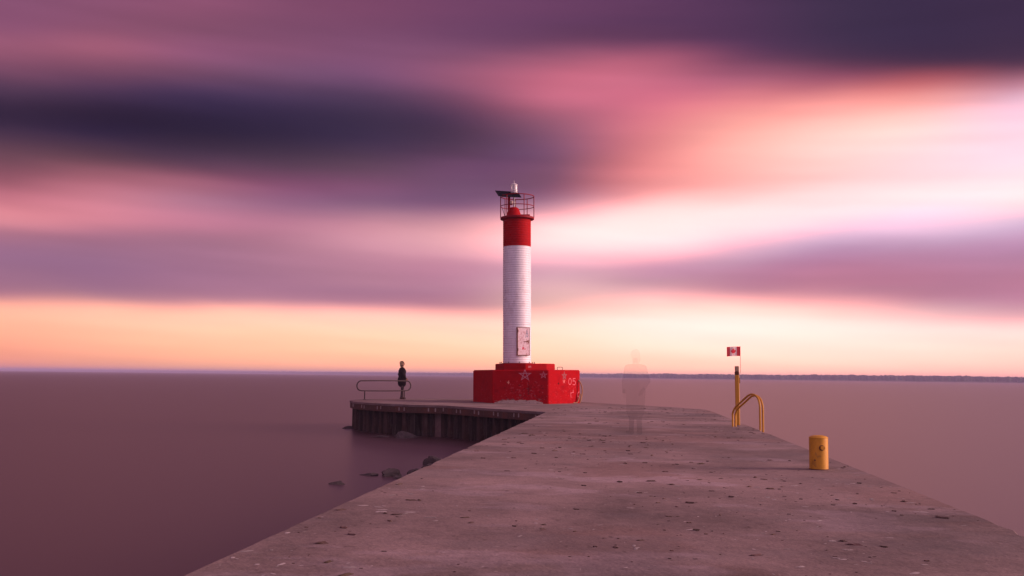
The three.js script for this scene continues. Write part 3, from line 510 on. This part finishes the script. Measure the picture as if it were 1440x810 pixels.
// ---------------------------------------------------------------- people
function sdfMesh(parts, lo, hi, res) { // parts: {d(p) distance, c colour}; smooth union
  const mc = new MarchingCubes(res, undefined, false, false, 120000), S = mc.size, hs = S / 2, k = 0.028;
  mc.isolation = 0; mc.reset();
  const P = (i, a) => mix(lo[a], hi[a], ((i - hs) / hs + 1) / 2), p = V(0, 0, 0);
  const field = (q) => { let s = 1; for (const t of parts) { const d = t.d(q); const h = clamp(0.5 + 0.5 * (s - d) / k); s = mix(s, d, h) - k * h * (1 - h); } return s; };
  for (let z = 0; z < S; z++) for (let y = 0; y < S; y++) for (let x = 0; x < S; x++) { p.set(P(x, 0), P(y, 1), P(z, 2)); mc.field[x + y * S + z * S * S] = -field(p); }
  mc.update();
  const n = mc.count, pos = new Float32Array(n * 3);
  for (let i = 0; i < n; i++) for (let a = 0; a < 3; a++) pos[i * 3 + a] = mix(lo[a], hi[a], (mc.positionArray[i * 3 + a] + 1) / 2);
  let g = new THREE.BufferGeometry(); g.setAttribute('position', new THREE.BufferAttribute(pos, 3)); g = mergeVertices(g, 1e-5);
  const q = g.attributes.position, ix = g.index.array; let vol = 0; const A = V(), B = V(), C = V();
  for (let i = 0; i < ix.length; i += 3) { A.fromBufferAttribute(q, ix[i]); B.fromBufferAttribute(q, ix[i + 1]); C.fromBufferAttribute(q, ix[i + 2]); vol += A.dot(B.cross(C)); }
  if (vol < 0) for (let i = 0; i < ix.length; i += 3) { const t = ix[i]; ix[i] = ix[i + 1]; ix[i + 1] = t; }
  g.computeVertexNormals();
  const col = new Float32Array(q.count * 4);
  for (let i = 0; i < q.count; i++) { A.fromBufferAttribute(q, i); let best = 9, c = parts[0].c; for (const t of parts) { const d = t.d(A); if (d < best) { best = d; c = t.c; } } col.set([c[0], c[1], c[2], c[3] ?? 1], i * 4); }
  g.setAttribute('color', new THREE.BufferAttribute(col, 4)); return g;
}
const capsule = (a, b, ra, rb, c) => { const A = V(...a), AB = V(...b).sub(A), l2 = AB.lengthSq() || 1e-9, t = V(); return { c, d: (p) => { t.copy(p).sub(A); const h = clamp(t.dot(AB) / l2); return t.addScaledVector(AB, -h).length() - mix(ra, rb, h); } }; };
const ball = (o, r, c) => { const t = V(); return { c, d: (p) => { t.set((p.x - o[0]) / r[0], (p.y - o[1]) / r[1], (p.z - o[2]) / r[2]); return (t.length() - 1) * Math.min(...r); } }; };
function person(label, pos, turn, height, look, pose) {
  const g = thing('person', label, 'person', pos); g.rotation.y = turn; const s = height / 1.76; g.scale.setScalar(s);
  const { coat, trousers, shoe, skin, hair, opacity, bulk } = look, body = [];
  for (const sd of [-1, 1]) { // facing +z
    const F = pose.feet * sd, kz = pose.step * sd;
    body.push(capsule([sd * 0.092, 0.90, 0], [F, 0.50, kz * 0.5 + 0.02], 0.088, 0.062, trousers), capsule([F, 0.50, kz * 0.5 + 0.02], [F, 0.10, kz], 0.062, 0.050, trousers));
    body.push(capsule([F, 0.045, kz - 0.035], [F + sd * 0.03, 0.038, kz + 0.155], 0.045, 0.036, shoe));
    const E = pose.elbow[sd < 0 ? 0 : 1], Wr = pose.wrist[sd < 0 ? 0 : 1];
    body.push(capsule([sd * 0.185, 1.40, -0.01], E, 0.062, 0.052, coat), capsule(E, Wr, 0.052, 0.042, coat));
  }
  body.push(ball([0, 1.27, 0], [0.185 + bulk, 0.20, 0.125 + bulk], coat), ball([0, 1.08, 0], [0.165 + bulk, 0.2, 0.12 + bulk], coat), ball([0, 0.93, 0], [0.172 + bulk, 0.16 + bulk, 0.122 + bulk], coat), capsule([-0.13, 1.405, -0.01], [0.13, 1.405, -0.01], 0.07, 0.07, coat), capsule([0, 1.42, -0.01], [0, 1.56, 0.005], 0.058, 0.052, skin), ball([0, 1.45, -0.005], [0.085, 0.04, 0.08], coat));
  if (look.hem) body.push(capsule([0, 0.9, 0], [0, look.hem, 0], 0.165 + bulk, 0.15 + bulk, coat));
  const geos = [sdfMesh(body, [-0.48, -0.02, -0.42], [0.48, 1.66, 0.42], 88)];
  const head = [ball([0, 1.655, 0], [0.076, 0.103, 0.094], skin), ball([0, 1.60, 0.03], [0.055, 0.058, 0.06], skin), capsule([0, 1.665, 0.088], [0, 1.635, 0.106], 0.010, 0.014, skin), ball([-0.079, 1.65, -0.005], [0.012, 0.028, 0.018], skin), ball([0.079, 1.65, -0.005], [0.012, 0.028, 0.018], skin), ball([-0.03, 1.668, 0.084], [0.013, 0.008, 0.01], [0.03, 0.02, 0.02, skin[3]]), ball([0.03, 1.668, 0.084], [0.013, 0.008, 0.01], [0.03, 0.02, 0.02, skin[3]]), capsule([-0.02, 1.598, 0.085], [0.02, 1.598, 0.085], 0.008, 0.008, [skin[0] * 0.6, skin[1] * 0.35, skin[2] * 0.35, skin[3]]), ball([0, 1.685, -0.018], [0.087, 0.098, 0.100], hair), ball([0, 1.63, -0.06], [0.078, 0.09, 0.05], hair), ball([0, 1.57, -0.055], [0.082, 0.10, 0.055], hair), ball([0.02, 1.70, -0.03], [0.092, 0.085, 0.098], hair)];
  geos.push(sdfMesh(head, [-0.12, 1.50, -0.15], [0.12, 1.82, 0.15], 56));
  for (const sd of [0, 1]) {
    const Wr = V(...pose.wrist[sd]), E = V(...pose.elbow[sd]), d = Wr.clone().sub(E).normalize(), side = V(0, 0, 1).addScaledVector(d, -d.z).normalize(), nrm = d.clone().cross(side), at = (a, b, c) => Wr.clone().addScaledVector(d, a).addScaledVector(side, b).addScaledVector(nrm, c).toArray(), inw = sd ? 1 : -1;
    const hd = [capsule(at(-0.02, 0, 0), at(0.04, 0, 0), 0.030, 0.028, skin), capsule(at(0.04, -0.022, 0), at(0.085, -0.026, 0.003), 0.017, 0.016, skin), capsule(at(0.04, 0.022, 0), at(0.085, 0.026, 0.003), 0.017, 0.016, skin)];
    [[-0.031, 0.055], [-0.011, 0.072], [0.011, 0.076], [0.031, 0.068]].forEach(([o, l]) => { hd.push(capsule(at(0.085, o, 0), at(0.085 + l * 0.55, o * 1.1, inw * 0.010), 0.0092, 0.0088, skin), capsule(at(0.085 + l * 0.55, o * 1.1, inw * 0.010), at(0.085 + l * 0.95, o * 1.1, inw * 0.030), 0.0088, 0.0075, skin)); });
    hd.push(capsule(at(0.02, 0.028, 0), at(0.06, 0.056, inw * 0.012), 0.013, 0.011, skin), capsule(at(0.06, 0.056, inw * 0.012), at(0.095, 0.060, inw * 0.026), 0.011, 0.009, skin));
    const c = at(0.07, 0, 0); geos.push(sdfMesh(hd.map((t) => t), c.map((v) => v - 0.125), c.map((v) => v + 0.125), 64));
  }
  const m = new THREE.MeshPhysicalMaterial({ vertexColors: true, roughness: 1, specularIntensity: 0.15 });
  if (opacity < 1) { m.transparent = true; m.opacity = opacity; }
  mesh('body', mergeGeometries(geos), m, g); return g;
}
const aC = 0.86, bC = 0.24;
person('dark-coated person standing by the loop railing on the pier head', [-10.62, 0, -47.2], 2.2, 1.80,
  { coat: [0.018, 0.013, 0.017, 1], trousers: [0.04, 0.03, 0.034, aC * 0.75], shoe: [0.05, 0.02, 0.02, aC], skin: [0.26, 0.13, 0.10, aC * 0.9], hair: [0.05, 0.025, 0.022, aC * 0.85], opacity: 0.92, bulk: 0.045, hem: 0.74 },
  { feet: 0.085, step: 0.06, elbow: [[-0.265, 1.14, -0.06], [0.26, 1.15, -0.05]], wrist: [[-0.20, 0.96, 0.10], [0.20, 0.97, 0.12]] });
person('faint see-through person standing in the middle of the pier deck', [0.23, 0, -20.84], 3.5, 1.72,
  { coat: [0.085, 0.06, 0.06, bC * 0.8], trousers: [0.05, 0.045, 0.05, bC * 1.2], shoe: [0.05, 0.04, 0.04, bC * 0.9], skin: [0.22, 0.13, 0.10, bC * 0.4], hair: [0.09, 0.05, 0.04, bC * 0.4], opacity: 0.42, bulk: 0.04, hem: 0.5 },
  { feet: 0.065, step: 0.07, elbow: [[-0.25, 1.13, -0.07], [0.255, 1.12, -0.02]], wrist: [[-0.20, 0.94, 0.07], [0.22, 0.90, 0.10]] });

scene.fog = new THREE.FogExp2(rgb(0.70, 0.64, 0.98), 4.0e-4);
renderer.render(scene, camera);
